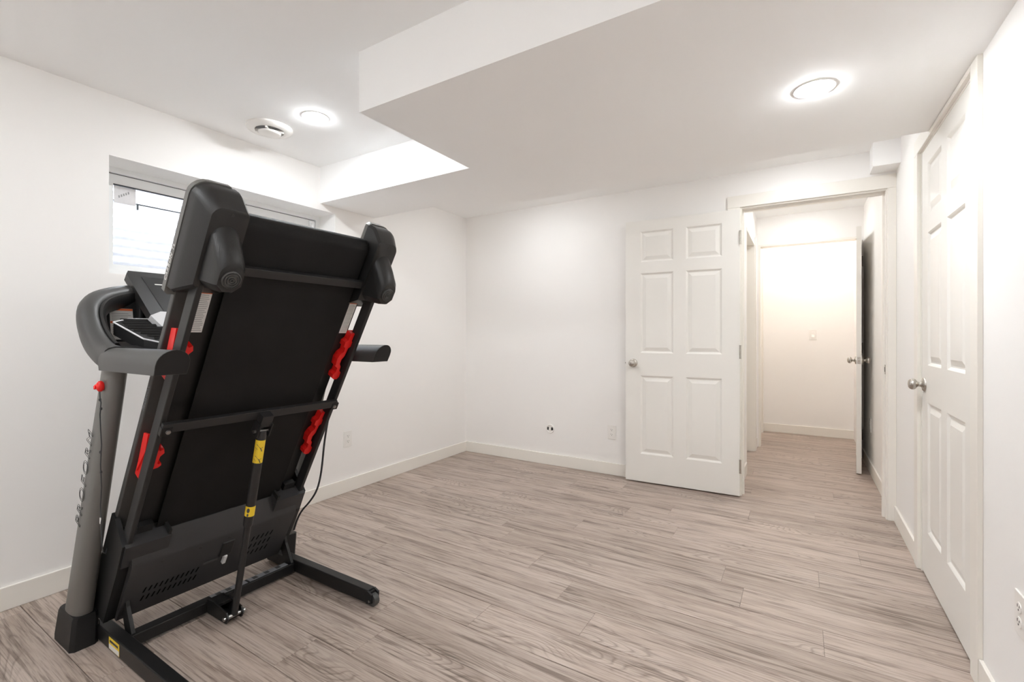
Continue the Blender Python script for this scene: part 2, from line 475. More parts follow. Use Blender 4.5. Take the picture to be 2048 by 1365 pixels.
B((HXL - WT, HO0 + 0.018, 2.042), (HXL + 0.002, HO1 - 0.018, 2.06)).build('head_jamb', 'trim', t4)
B((HXL, HO1 - 0.006, 0), (HXL + CT, HO1 + 0.064, 2.12), 0.002).build('casing', 'trim', t4)
t5 = frame('trim_5', 'white frame of the farther side doorway by the warm wall')
B((HXL - WT, FO1 - 0.018, 0), (HXL + 0.002, FO1, 2.06)).build('jamb', 'trim', t5)
B((HXL - WT, FO0, 0), (HXL + 0.002, FO0 + 0.018, 2.06)).build('jamb', 'trim', t5)
B((HXL - WT, FO0 + 0.018, 2.042), (HXL + 0.002, FO1 - 0.018, 2.06)).build('head_jamb', 'trim', t5)
B((HXL, FO1 - 0.006, 0), (HXL + CT, FO1 + 0.06, 2.12), 0.002).build('casing', 'trim', t5)

# ------------------------------------------------------------------ doors
KNOB = [(0.0, 0.0), (0.033, 0.0), (0.033, 0.004), (0.029, 0.009), (0.016, 0.012), (0.0115, 0.016), (0.011, 0.026), (0.014, 0.029),
        (0.022, 0.034), (0.0265, 0.041), (0.027, 0.047), (0.024, 0.055), (0.016, 0.061), (0.006, 0.063), (0.0, 0.063)]
def make_door(name, label, w, h, loc, ang, knob_z=0.92, hinges=(0.21, 1.02, 1.83), hinge_side=1, knob_s=1.0):
    d = struct(empty(name, loc), label, 'door')
    d.rotation_euler = (0, 0, ang)
    t = 0.035
    def put(mb, nm, m, parent=d, smooth=None):
        me_parent = parent
        me = bpy.data.meshes.new(nm)
        me.from_pydata(mb.v, [], mb.f)
        bm = bmesh.new(); bm.from_mesh(me); bmesh.ops.remove_doubles(bm, verts=bm.verts, dist=1e-5)
        bmesh.ops.recalc_face_normals(bm, faces=bm.faces); bm.to_mesh(me); bm.free()
        me.materials.append(M[m])
        if smooth: me.shade_smooth(); me.set_sharp_from_angle(angle=math.radians(smooth))
        o = bpy.data.objects.new(nm, me); COL.objects.link(o); o.parent = me_parent
        return o
    st = 0.115 * w / 0.812; mu = 0.09 * w / 0.812; pw = (w - 2 * st - mu) / 2
    xs = [(st, st + pw), (w - st - pw, w - st)]
    zs = [(0.215, 0.825), (1.0, 1.62), (1.707, 1.945)]
    gx = [0, xs[0][0], xs[0][1], xs[1][0], xs[1][1], w]
    gz = [0] + [q for p in zs for q in p] + [h]
    mb = MB()
    for yy in (0, t):
        for i in range(5):
            for j in range(7):
                if i in (1, 3) and j in (1, 3, 5): continue
                mb.add([(gx[i], yy, gz[j]), (gx[i + 1], yy, gz[j]), (gx[i + 1], yy, gz[j + 1]), (gx[i], yy, gz[j + 1])], [[0, 1, 2, 3]])
    for a, b in (((0, 0), (w, 0)), ((0, h), (w, h))):
        mb.add([(a[0], 0, a[1]), (b[0], 0, b[1]), (b[0], t, b[1]), (a[0], t, a[1])], [[0, 1, 2, 3]])
    for xx in (0, w):
        mb.add([(xx, 0, 0), (xx, 0, h), (xx, t, h), (xx, t, 0)], [[0, 1, 2, 3]])
    slab = put(mb, 'slab', 'door')
    prof = [(0, 0), (0.006, 0.004), (0.012, 0.0095), (0.018, 0.0095), (0.043, 0.0015)]
    for x0, x1 in xs:
        for z0, z1 in zs:
            p = MB()
            for side in (0, 1):
                rings = []
                for ins, dep in prof:
                    y = dep if side == 0 else t - dep
                    rings.append([(x0 + ins, y, z0 + ins), (x1 - ins, y, z0 + ins), (x1 - ins, y, z1 - ins), (x0 + ins, y, z1 - ins)])
                o = len(p.v)
                p.loft(rings, True, False)
                p.f.append([len(p.v) - 4 + q for q in range(4)])
            put(p, 'panel', 'door')
    kx = w - 0.06
    for side in (0, 1):
        kn = MB().lathe([(r * knob_s, z * knob_s) for r, z in KNOB],
                        axes((kx, t if side else 0, knob_z), (1, 0, 0), (0, 0, 1 if side == 0 else -1), (0, 1 if side else -1, 0)), 24)
        put(kn, 'knob', 'nickel', smooth=50)
    put(B((w - 0.0004, 0.006, knob_z - 0.028), (w + 0.001, t - 0.006, knob_z + 0.028)).lathe([(0, 0), (0.006, 0), (0.006, 0.008), (0, 0.009)], axes((w, t / 2, knob_z), (0, 1, 0), (0, 0, 1), (1, 0, 0)), 10), 'latch', 'nickel')
    for z in hinges:
        hb = MB()
        y = t if hinge_side else 0; sg = 1 if hinge_side else -1
        hb.tube([(-0.003, y + sg * 0.005, z - 0.045), (-0.003, y + sg * 0.005, z + 0.045)], 0.0065, 10)
        for q in (-0.046, 0.046): hb.tube([(-0.003, y + sg * 0.005, z + q - 0.002), (-0.003, y + sg * 0.005, z + q + 0.002)], 0.0075, 10)
        hb.box((-0.0015, 0.004, z - 0.045), (0.0, t, z + 0.045))
        put(hb, 'hinge', 'nickel', smooth=40)
    return d

make_door('door_1', 'white six-panel door swung open against the back wall', 0.812, 2.03, (-0.364, 3.680, 0.012), math.radians(182.7))
make_door('door_2', 'white six-panel closet door closed in the right wall', 0.812, 2.03, (XR + 0.037, 2.1745, 0.010), math.radians(90), knob_z=0.905)
make_door('door_3', 'white door standing edge-on at the end of the hall', 0.665, 2.035, (0.452, 5.418, 0.012), math.radians(-95.0), knob_z=0.93, hinge_side=1)
for i, (a, b) in enumerate(((HO0, HO1), (FO0, FO1))):
    d = B((HXL - WT + 0.004, a + 0.02, 0.01), (HXL - WT + 0.036, b - 0.02, 2.04)).build('door_%d' % (4 + i), 'door')  # slabs added to shut sky light out of the side doorways
    struct(d, ('white door slab added to close the left hall doorway to sky light', 'white door slab added to block sky light beside the warm far wall')[i], 'door')

# ------------------------------------------------------------------ window and what lies outside
win = struct(empty('window_1', (0, 0, 0)), 'white vinyl basement window in a deep drywall reveal', 'window')
FX0, FX1 = XL - RV - 0.005, XL - RV + 0.045
ft = 0.028
mbf = MB()
mbf.box((FX0, WY0, WZ0), (FX1, WY0 + ft, WZ1)); mbf.box((FX0, WY1 - ft, WZ0), (FX1, WY1, WZ1))
mbf.box((FX0, WY0 + ft, WZ0), (FX1, WY1 - ft, WZ0 + ft)); mbf.box((FX0, WY0 + ft, WZ1 - ft), (FX1, WY1 - ft, WZ1))
mbf.build('frame', 'vinyl', win)
SX0, SX1 = FX0 + 0.008, FX0 + 0.034
ZT = WZ1 - ft
mbs = MB(); sw = 0.052
mbs.box((SX0, WY0 + ft + 0.004, WZ0 + ft), (SX1, WY0 + ft + sw, ZT - 0.004)); mbs.box((SX0, WY1 - ft - sw, WZ0 + ft), (SX1, WY1 - ft - 0.004, ZT - 0.004))
mbs.box((SX0, WY0 + ft + sw, WZ0 + ft), (SX1, WY1 - ft - sw, WZ0 + ft + sw * 0.8)); mbs.box((SX0, WY0 + ft + sw, ZT - sw), (SX1, WY1 - ft - sw, ZT - 0.004))
sash = mbs.build('sash', 'vinyl', win)
B((SX0 + 0.002, WY0 + ft, ZT - 0.0045), (SX1 - 0.004, WY1 - ft, ZT)).build('seal', 'seal', win)
gy0, gy1, gz0, gz1 = WY0 + ft + sw, WY1 - ft - sw, WZ0 + ft + sw * 0.8, ZT - sw
B((SX0 + 0.006, gy0, gz1 - 0.004), (SX1 - 0.001, gy1, gz1 - 0.0002)).build('glazing_gasket', 'seal', sash)
B((SX0 + 0.008, gy0, gz0), (SX0 + 0.012, gy1, gz1)).build('pane', 'glass', sash)
zl = 1.860
mbl = B((SX0 - 0.004, gy0, zl - 0.003), (SX0 + 0.004, gy1, zl + 0.003)); mbl.box((SX0 - 0.004, 1.075, zl - 0.03), (SX0 + 0.004, 1.082, zl))
mbl.build('screen_bar', 'seal', win)
lat = MB(); lat.box((SX1, WY1 - ft - 0.05, ZT - 0.05), (SX1 + 0.02, WY1 - ft - 0.012, ZT - 0.012), 0.003)
lat.tube([(SX1 + 0.012, WY1 - ft - 0.032, ZT - 0.03), (SX1 + 0.034, WY1 - ft - 0.032, ZT - 0.03)], 0.011, 14)
lat.box((SX1 + 0.02, WY1 - ft - 0.036, ZT - 0.075), (SX1 + 0.028, WY1 - ft - 0.028, ZT - 0.03), 0.002)
lat.build('latch', 'vinyl', win, smooth=40)
stx = SX0 + 0.0128
stk = B((stx, 0.972, 1.845), (stx + 0.0006, 1.066, gz1 - 0.006)).build('sticker', 'paper', win)
stk['label'] = 'white paper sticker with faint slanted print'
ln = MB()
for i in range(5):     # faint unreadable slanted print
    a = Vector((stx + 0.0012, 0.992 + 0.010 * i, 1.872 + 0.0068 * i))
    ln.add([a, a + Vector((0, 0.006, 0.004)), a + Vector((0, 0.003, 0.016)), a + Vector((0, -0.002, 0.012))], [[0, 1, 2, 3]])
ln.build('faint_print', 'print_grey', stk)

# window well: corrugated steel U with rounded corners
def well_profile():
    pts, r, xb, ya, yb = [], 0.22, -3.80, 0.62, 2.43
    pts.append((X0, ya)); 
    for q in range(9):
        t = math.pi / 2 * q / 8
        pts.append((xb + r - r * math.sin(t), ya + r - r * math.cos(t)))
    for q in range(9):
        t = math.pi / 2 * q / 8
        pts.append((xb + r - r * math.cos(t), yb - r + r * math.sin(t)))
    pts.append((X0, yb))
    return pts
wp = well_profile(); cxw, cyw = -3.3, 1.525
rings = []; NZ = 150; z0w, z1w, pitch = 1.18, 2.20, 0.056
for i in range(NZ + 1):
    z = z0w + (z1w - z0w) * i / NZ
    off = 0.012 * math.sin(2 * math.pi * z / pitch)
    ring = []
    for a, (x, y) in enumerate(wp):
        p, q = wp[max(a - 1, 0)], wp[min(a + 1, len(wp) - 1)]
        d = Vector((q[0] - p[0], q[1] - p[1], 0)).normalized()
        ring.append(Vector((x, y, z)) + Vector((d.y, -d.x, 0)) * off)
    rings.append(ring)
ww = MB().loft(rings, closed=False, caps=False).build('window_well', 'galv', smooth=60)
tag(ww, 'corrugated galvanised window well outside the basement window', 'window well')
struct(B((-3.80, 0.5, 1.08), (X0, 2.55, 1.18)).build('gravel_bed', 'gravel'), 'gravel at the bottom of the window well', 'ground')
mb = MB(); mb.box((-9, -6, 1.9), (-3.82, 9, 2.14)); mb.box((-3.82, -6, 1.9), (X0, 0.58, 2.14)); mb.box((-3.82, 2.47, 1.9), (X0, 9, 2.14))
struct(mb.build('ground', 'gravel'), 'bare ground outside around the window well', 'ground')
fe = tag(empty('wooden_fence', (-6.2, 1.5, 2.14)), 'reddish brown wooden fence outside beyond the window well', 'fence')
for i in range(26):
    y = -2.6 + i * 0.3
    B((-6.2, y, 2.14), (-6.17, y + 0.285, 3.25)).build('board', 'fence', fe)
B((-6.17, -2.6, 2.5), (-6.13, 5.2, 2.58)).build('rail', 'fence', fe); B((-6.17, -2.6, 3.0), (-6.13, 5.2, 3.08)).build('rail', 'fence', fe)

# ------------------------------------------------------------------ ceiling fittings
def pot_light(x, y, z, label, r=0.058, group=None, dome=0.5, lens='lamp'):
    e = tag(empty('recessed_light', (x, y, z)), label, 'ceiling light', group)
    MB().lathe([(r, 0.0), (r + 0.002, -0.002), (r + 0.008, -0.0025), (r + 0.010, -0.001), (r + 0.010, 0.0)], T(x, y, z), 32).build('trim_ring', 'plate', e, smooth=40)
    MB().lathe([(0.0, -0.022 * dome), (r * 0.5, -0.020 * dome), (r * 0.8, -0.0145 * dome), (r * 0.95, -0.0085 * dome), (r, -0.003 * dome), (r, -0.001), (0.0, -0.001)], T(x, y, z), 32).build('lens', lens, e)
    return e
pot_light(-2.20, 1.56, ZC, 'round recessed light beside the round ceiling vent')
pot_light(0.045, 2.06, ZS, 'round recessed light in the lowered soffit near closet door')
pot_light(-1.86, 3.04, ZC, 'round recessed light hidden behind the soffit near the back corner', lens='lamp_soft')
pot_light(-0.02, 3.20, ZC, 'round recessed light hidden behind the soffit above the doorway', lens='lamp_soft')
pot_light(-2.05, -0.15, ZC, 'unseen fill light added at the far left behind the viewpoint', lens='lamp_soft')  # added out of view to brighten the left of the room
pot_light(-0.05, 4.12, ZH, 'fill light added in the hall just past the doorway', lens='lamp_hall', r=0.045)  # extra lamp, added to light the edge of the hall door
pot_light(-1.55, -0.55, ZC, 'unseen fill light added on the left behind the viewpoint')  # unseen lamp, added to lift the room light from behind left
pot_light(-0.35, -0.45, ZC, 'unseen fill light added on the right behind the viewpoint')  # unseen lamp, added to lift the room light from behind right
pot_light(0.02, 4.98, ZH, 'round recessed light in the hall ceiling', lens='lamp_hall')
pot_light(0.05, 5.98, ZH, 'warm round recessed light in the rear hall', lens='lamp_warm')

vx, vy = -2.53, 1.505
ve = tag(empty('ceiling_vent', (vx, vy, ZC)), 'round white air vent on the ceiling above the window', 'vent')
VM = T(vx, vy, ZC) @ Matrix.Diagonal((1.2, 1.2, 1.25, 1))
MB().lathe([(0.098, 0.0), (0.100, -0.006), (0.096, -0.011), (0.068, -0.016), (0.062, -0.016), (0.060, -0.004), (0.060, 0.0)], VM, 40).build('rim', 'plate', ve, smooth=50)
MB().lathe([(0.0, -0.002), (0.0595, -0.002), (0.0595, -0.0005), (0.0, -0.0005)], VM, 32).build('throat', 'print_grey', ve)
MB().lathe([(0.0, -0.032), (0.040, -0.030), (0.048, -0.026), (0.049, -0.023), (0.0, -0.021)], VM, 32).build('damper_disc', 'plate', ve, smooth=50)
for q in range(4):
    t = math.pi / 4 + q * math.pi / 2
    B((0.0, -0.004, -0.022), (0.0605, 0.004, -0.010), 0, VM @ Matrix.Rotation(t, 4, 'Z')).build('spoke', 'plate', ve)

# ------------------------------------------------------------------ plates on the walls
def wall_axes(p, n):
    n = Vector(n); z = Vector((0, 0, 1)); x = z.cross(n)
    return axes(p, x, z, n)         # local x along the wall, y up, z out
def outlet(p, n, label):
    e = tag(empty('wall_outlet', p), label, 'outlet', 'white duplex wall outlets'); m = wall_axes(p, n)
    pl = MB(); pl.box((-0.036, -0.058, 0), (0.036, 0.058, 0.0055), 0.002, m); pl.build('cover_plate', 'plate', e)
    for s in (-1, 1):
        fc = MB().prism([(0.0165 * math.cos(a), s * 0.0195 + 0.0145 * math.sin(a)) for a in [2 * math.pi * q / 16 for q in range(16)]],
                        lambda q: m @ Vector((q[0], q[1], 0.005)), lambda q: m @ Vector((q[0], q[1], 0.0075))).build('socket_face', 'plate', e)
        sl = MB()
        sl.box((-0.0075, s * 0.0195 + 0.000, 0.0070), (-0.0053, s * 0.0195 + 0.008, 0.0080), 0, m)
        sl.box((0.0053, s * 0.0195 + 0.001, 0.0070), (0.0075, s * 0.0195 + 0.007, 0.0080), 0, m)
        sl.lathe([(0, 0.0070), (0.0026, 0.0070), (0.0026, 0.0080), (0, 0.0080)], m @ T(0, s * 0.0195 - 0.006, 0), 8)
        sl.build('slots', 'slot', fc)
    return e
outlet((XL, 2.274, 0.389), (1, 0, 0), 'white duplex outlet on the left wall behind the treadmill')
outlet((-1.319, YB, 0.350), (0, -1, 0), 'white duplex outlet on the back wall left of the open door')
outlet((XR, 4.911, 0.394), (-1, 0, 0), 'white duplex outlet on the hall wall in the shade of a door')
outlet((XR, 1.775, 0.400), (-1, 0, 0), 'white duplex outlet on the right wall nearest the viewpoint')
p = (0.126, YHF, 1.158); m = wall_axes(p, (0, -1, 0))
e = tag(empty('light_switch', p), 'white rocker light switch on the warm far wall', 'switch')
MB().box((-0.038, -0.060, 0), (0.038, 0.060, 0.006), 0.002, m).build('cover_plate', 'plate', e)
MB().box((-0.0165, -0.033, 0.005), (0.0165, 0.033, 0.0075), 0.001, m).build('rocker_frame', 'plate', e)
MB().prism([(-0.030, 0.0072), (0.030, 0.0072), (0.030, 0.0085), (0.0, 0.0095), (-0.030, 0.0145)],
           lambda q: m @ Vector((-0.0135, q[0], q[1])), lambda q: m @ Vector((0.0135, q[0], q[1]))).build('rocker', 'plate', e)
p = (-1.887, YB, 0.319); m = wall_axes(p, (0, -1, 0))
e = tag(empty('cable_port', p), 'small round white cable port low on the back wall', 'cable port')
MB().lathe([(0.0, 0.003), (0.029, 0.003), (0.031, 0.010), (0.035, 0.012), (0.038, 0.010), (0.039, 0.0), (0.0, 0.0)], m, 32).build('ring', 'plate', e, smooth=40)
for x0, x1 in ((-0.030, -0.013), (0.009, 0.028)):
    MB().box((x0, -0.012, 0.003), (x1, 0.014, 0.0075), 0.003, m).build('opening', 'slot', e)
MB().box((-0.012, -0.016, 0.003), (0.008, 0.008, 0.012), 0.002, m).build('connector', 'plate', e)

# ------------------------------------------------------------------ the folded treadmill
TY = 1.03
tm = tag(empty('folding_treadmill', (-2.0, TY, 0)), 'black folding treadmill with its running deck folded up', 'treadmill')
def part(mb, name, m, parent=tm, smooth=None): return mb.build(name, m, parent, smooth=smooth)
TH = math.radians(29.5); YC = 1.017
DO = Vector((-2.214, YC, 0.05)); DS = Vector((math.sin(TH), 0, math.cos(TH))); DN = Vector((math.cos(TH), 0, -math.sin(TH)))
DM = axes(DO, DS, (0, 1, 0), DS.cross(Vector((0, 1, 0))))   # local x = along deck, y = across, z = -DN or DN
FLIP = 1 if (DS.cross(Vector((0, 1, 0)))).dot(DN) > 0 else -1
def dk(s, y, n): return DO + DS * s + Vector((0, y, 0)) + DN * n
def dbox(mb, s0, s1, y0, y1, n0, n1, bev=0.0):
    za, zb = sorted((n0 * FLIP, n1 * FLIP))
    return mb.box((s0, y0, za), (s1, y1, zb), bev, DM)

# base
for y0, y1 in ((0.665, 0.707), (1.353, 1.395)):
    r = B((-2.30, y0, 0.012), (-1.556, y1, 0.068), 0.004)
    rail = part(r, 'base_rail', 'black')
    part(MB().box((-1.575, y0 + 0.006, 0.008), (-1.548, y1 - 0.006, 0.062), 0.003), 'end_plug', 'blackp', rail)
    for yw in (y0 - 0.001, y1 - 0.007):
        part(MB().prism([(-1.575, 0.06), (-1.556, 0.066), (-1.532, 0.055), (-1.535, 0.018), (-1.565, 0.012)], lambda q: (q[0], yw, q[1]), lambda q: (q[0], yw + 0.008, q[1])), 'wheel_fork', 'blackp', rail)
    part(MB().tube([(-1.545, y0 + 0.009, 0.026), (-1.545, y1 - 0.009, 0.026)], 0.0255, 18), 'wheel', 'greyp', rail, smooth=40)
    part(MB().tube([(-1.545, y0 - 0.003, 0.026), (-1.545, y1 + 0.003, 0.026)], 0.005, 8), 'axle', 'chrome', rail)
    if y0 < 1:
        lb = part(B((-2.125, y0 - 0.0009, 0.018), (-2.035, y0 + 0.0002, 0.060)), 'rail_label', 'yellow', rail)
        lb['label'] = 'yellow caution label'
        part(B((-2.124, y0 - 0.0012, 0.019), (-2.036, y0 - 0.0008, 0.036)), 'label_text_panel', 'white', rail)
        part(B((-2.116, y0 - 0.0014, 0.044), (-2.044, y0 - 0.0008, 0.052)), 'label_print', 'print_dark', rail)
cb = part(B((-2.112, 0.707, 0.012), (-2.066, 1.353, 0.056), 0.004), 'crossbar', 'black')
for a, b in ((0.99, 1.135), (1.145, 1.325)):
    lb = part(B((-2.106, a, 0.0555), (-2.074, b, 0.0572)), 'grey_label', 'label_grey', cb)
    for q in range(3):
        y = a + 0.02 + q * (b - a - 0.04) / 2.6
        part(B((-2.101, y, 0.0568), (-2.079, y + 0.02, 0.0578)), 'label_print', 'print_dark', cb)
# rear-facing bracket on the crossbar that holds the lift strut
bk = MB()
for ya in (0.965, 1.022):
    bk.prism([(-2.066, 0.012), (-2.066, 0.066), (-2.02, 0.070), (-1.92, 0.055), (-1.905, 0.035), (-1.92, 0.012)], lambda q: (q[0], ya, q[1]), lambda q: (q[0], ya + 0.006, q[1]))
bk.box((-2.066, 0.971, 0.012), (-1.935, 1.022, 0.020)); bk.box((-2.066, 0.971, 0.055), (-1.99, 1.022, 0.066))
sbk = part(bk, 'strut_bracket', 'black')
part(MB().tube([(-1.922, 0.955, 0.034), (-1.922, 1.038, 0.034)], 0.008, 10), 'pivot_bolt', 'chrome', sbk)
# pivot arms between crossbar and deck
for y in (0.712, 1.336):
    pa = MB().prism([(-2.085, 0.012), (-2.068, 0.06), (-2.115, 0.145), (-2.14, 0.25), (-2.175, 0.25), (-2.16, 0.13), (-2.12, 0.04)],
                    lambda q: (q[0], y, q[1]), lambda q: (q[0], y + 0.012, q[1]))
    part(pa, 'pivot_arm', 'black')

# uprights with their foot caps
for sgn in (-1, 1):
    yu = TY + sgn * (TY - 0.628)
    rings = []
    for i in range(13):
        t = i / 12
        c = Vector((-2.305 + 0.350 * t, yu, 0.085 + 0.960 * t)); a = 0.062 - 0.014 * t; b = 0.033 - 0.005 * t
        rings.append([c + Vector((a * math.copysign(abs(math.cos(q)) ** 0.75, math.cos(q)), b * math.copysign(abs(math.sin(q)) ** 0.75, math.sin(q)), -0.36 * a * math.cos(q)))
                      for q in [2 * math.pi * k / 28 for k in range(28)]])
    up = part(MB().loft(rings), 'upright', 'grey', smooth=40)
    ya, yb = yu - 0.041, yu + 0.041
    fc = MB()
    def rect(x0, x1, y0, y1, z, c=0.012):
        return [Vector(p) for p in ((x0 + c, y0, z), (x1 - c, y0, z), (x1, y0 + c, z), (x1, y1 - c, z), (x1 - c, y1, z), (x0 + c, y1, z), (x0, y1 - c, z), (x0, y0 + c, z))]
    fc.loft([rect(-2.412, -2.232, ya, yb, 0.0), rect(-2.412, -2.232, ya, yb, 0.02), rect(-2.385, -2.218, ya + 0.004, yb - 0.002, 0.115), rect(-2.380, -2.216, ya + 0.008, yb - 0.004, 0.128)])
    part(fc, 'foot_cap', 'blackp', smooth=30)
    part(B((-2.275, yu + (0.03 if sgn < 0 else -0.045), 0.065), (-2.235, yu + (0.045 if sgn < 0 else -0.03), 0.085), 0.004), 'clamp_bolt', 'chrome')
    if sgn < 0:
        ux = Vector((0.350, 0, 0.960)).normalized()
        s0 = Vector((-2.305, 0, 0.085)) + ux * 0.405
        mtx = axes((s0.x - 0.004, yu - 0.0318, s0.z), ux, Vector((-ux.z, 0, ux.x)), (0, -1, 0))
        tx = part(text_mesh('PROFORM', 0.066, mtx, outline=0.0008, space=1.34), 'lettering', 'print_dark', up)
        tx['label'] = 'thin dark outline lettering'
        # safety key clip with its cord
        kc = at_y(203, 773, yu - 0.033)
        clip = part(MB().lathe([(0.0, -0.008), (0.008, -0.007), (0.0125, 0.0), (0.012, 0.008), (0.007, 0.013), (0.0, 0.014)], axes(kc, (1, 0, 0), (0, 0, 1), (0, -1, 0)) @ Matrix.Diagonal((0.85, 1.45, 1, 1)), 16), 'safety_key', 'red', smooth=50)
        part(MB().tube([kc + Vector((-0.006, -0.010, 0.006)), kc + Vector((-0.009, -0.015, 0.0)), kc + Vector((-0.004, -0.016, -0.008))], 0.0035, 8), 'key_ring', 'red', clip, smooth=50)
        pts = [at_y(u, v, yu - 0.036) for u, v in ((199, 780), (200, 796), (202, 806), (200, 830), (201, 858), (203, 890), (201, 930), (203, 975), (201, 1010), (202, 1045), (203, 1070), (204, 1090))]
        pts += [at_y(206, 1106, yu - 0.03), at_y(211, 1108, yu + 0.01), at_y(215, 1096, yu + 0.04), at_y(218, 1080, yu + 0.05)]
        part(MB().tube(pts, 0.0018, 6), 'key_cord', 'seal', smooth=60)
        for u, v in ((200, 800), (202, 818), (201, 905), (202, 945)):
            c = at_y(u, v, yu - 0.036); part(MB().lathe([(0, -0.006), (0.0035, -0.003), (0.0035, 0.003), (0, 0.006)], T(*c), 8), 'cord_knot', 'seal')
        c = at_y(201, 1042, yu - 0.037); part(B(c - Vector((0.002, 0.002, 0.010)), c + Vector((0.002, 0.001, 0.010))), 'cord_tag', 'white')

# hand grips
for sgn in (-1, 1):
    yu = TY + sgn * (TY - 0.631)
    h = 0.042
    pf = [(-h, 1.034), (h, 1.034), (h + 0.002, 1.062)]
    pf += [(0.002 * math.cos(t) + h * math.cos(t), 1.066 + 0.042 * math.sin(t)) for t in [math.pi * q / 12 for q in range(1, 12)]]
    pf += [(-h - 0.002, 1.062)]
    g = MB().prism(pf, lambda q: (-1.97, yu + q[0], q[1]), lambda q: (-1.545 + 0.5 * (q[1] - 1.07), yu + q[0], q[1]))
    gr = part(g, 'hand_grip', 'greyp', smooth=35)
    part(MB().prism([(a * 0.97, 1.071 + (b - 1.071) * 0.97) for a, b in pf], lambda q: (-1.546 + 0.5 * (q[1] - 1.07), yu + q[0], q[1]),
                    lambda q: (-1.5435 + 0.5 * (q[1] - 1.07), yu + q[0], q[1])), 'grip_end', 'blackp', gr)

# console: curved arms, loop, back panel, trays, display
path = [(-1.955, 0.631, 1.072), (-2.04, 0.629, 1.080), (-2.125, 0.625, 1.125), (-2.190, 0.627, 1.185), (-2.240, 0.640, 1.245),
        (-2.305, 0.695, 1.287), (-2.362, 0.80, 1.316), (-2.382, 0.91, 1.324), (-2.385, 1.03, 1.326)]
path = path + [(x, 2 * TY - y, z) for x, y, z in path[-2::-1]]
def smooth_path(p, it=2):
    p = [Vector(q) for q in p]
    for _ in range(it):
        q = [p[0]]
        for a, b in zip(p, p[1:]): q += [a * 0.75 + b * 0.25, a * 0.25 + b * 0.75]
        p = q + [p[-1]]
    return p
sp_ = smooth_path(path)
rings = []
cen = Vector((-2.0, TY, 1.13))
for i, p in enumerate(sp_):
    d = (sp_[min(i + 1, len(sp_) - 1)] - sp_[max(i - 1, 0)]).normalized()
    inw = cen - p; inw = (inw - d * inw.dot(d)).normalized(); nb = d.cross(inw)
    ring = []
    for q in range(16):
        t = 2 * math.pi * q / 16
        ring.append(p + inw * (0.034 * math.copysign(abs(math.cos(t)) ** 0.7, math.cos(t))) + nb * (0.041 * math.copysign(abs(math.sin(t)) ** 0.7, math.sin(t))))
    rings.append(ring)
arm_o = part(MB().loft(rings), 'console_arm', 'greyp', smooth=45)
arm_o['label'] = 'curved grey console loop'
# inner lip following the loop
rings = []
for i, p in enumerate(sp_):
    d = (sp_[min(i + 1, len(sp_) - 1)] - sp_[max(i - 1, 0)]).normalized()
    inw = cen - p; inw = (inw - d * inw.dot(d)).normalized(); nb = d.cross(inw)
    c = p + inw * 0.036
    rings.append([c + inw * (0.014 * math.cos(t)) + nb * (0.034 * math.sin(t)) for t in [2 * math.pi * q / 10 for q in range(10)]])
part(MB().loft(rings[6:-6]), 'console_lip', 'cap', smooth=50)
part(MB().prism([(-2.36, 1.30), (-2.315, 1.29), (-2.285, 1.10), (-2.15, 1.045), (-2.25, 1.04), (-2.34, 1.10)],
                lambda q: (q[0], 0.675, q[1]), lambda q: (q[0], 2 * TY - 0.675, q[1])), 'console_back', 'blackp')
part(MB().prism([(-2.22, 1.045), (-2.22, 1.125), (-2.06, 1.112), (-1.965, 1.092), (-1.94, 1.065), (-1.98, 1.048)],
                lambda q: (q[0], 0.66, q[1]), lambda q: (q[0], 2 * TY - 0.66, q[1])), 'console_base', 'cap', smooth=40)
for yr in (0.815, 2 * TY - 0.815):
    part(B((-2.32, yr - 0.006, 1.11), (-2.275, yr + 0.006, 1.30), 0.003), 'console_rib', 'cap')
def plate_label(mtx, w, h, name, parent, bands, lines, base='white'):
    lb = MB().box((-w / 2, -h / 2, 0), (w / 2, h / 2, 0.0006), 0, mtx).build(name, base, parent)
    for y0, y1 in bands:
        MB().box((-w / 2 * 0.985, y0 * h - h / 2, 0.0005), (w / 2 * 0.985, y1 * h - h / 2, 0.0012), 0, mtx).build('header_band', 'orange', lb)
    ln = MB()
    for q in lines:
        a = -w * 0.42; b = w * (0.42 - 0.22 * random.random())
        ln.box((a, q * h - h / 2, 0.0005), (b, q * h - h / 2 + 0.011 * h + 0.0004, 0.0010), 0, mtx)
    if lines: ln.build('text_lines', 'print_grey', lb)
    return lb
ml = axes((-2.2985, 0.760, 1.195), (0, 1, 0), (-0.158, 0, 1), (1, 0, 0.158))
plate_label(ml, 0.075, 0.125, 'warning_label', tm, [(0.93, 0.995), (0.52, 0.585)], [0.62, 0.67, 0.72, 0.77, 0.83, 0.10, 0.17, 0.24, 0.31, 0.38, 0.44])['label'] = 'white warning label with orange bands'
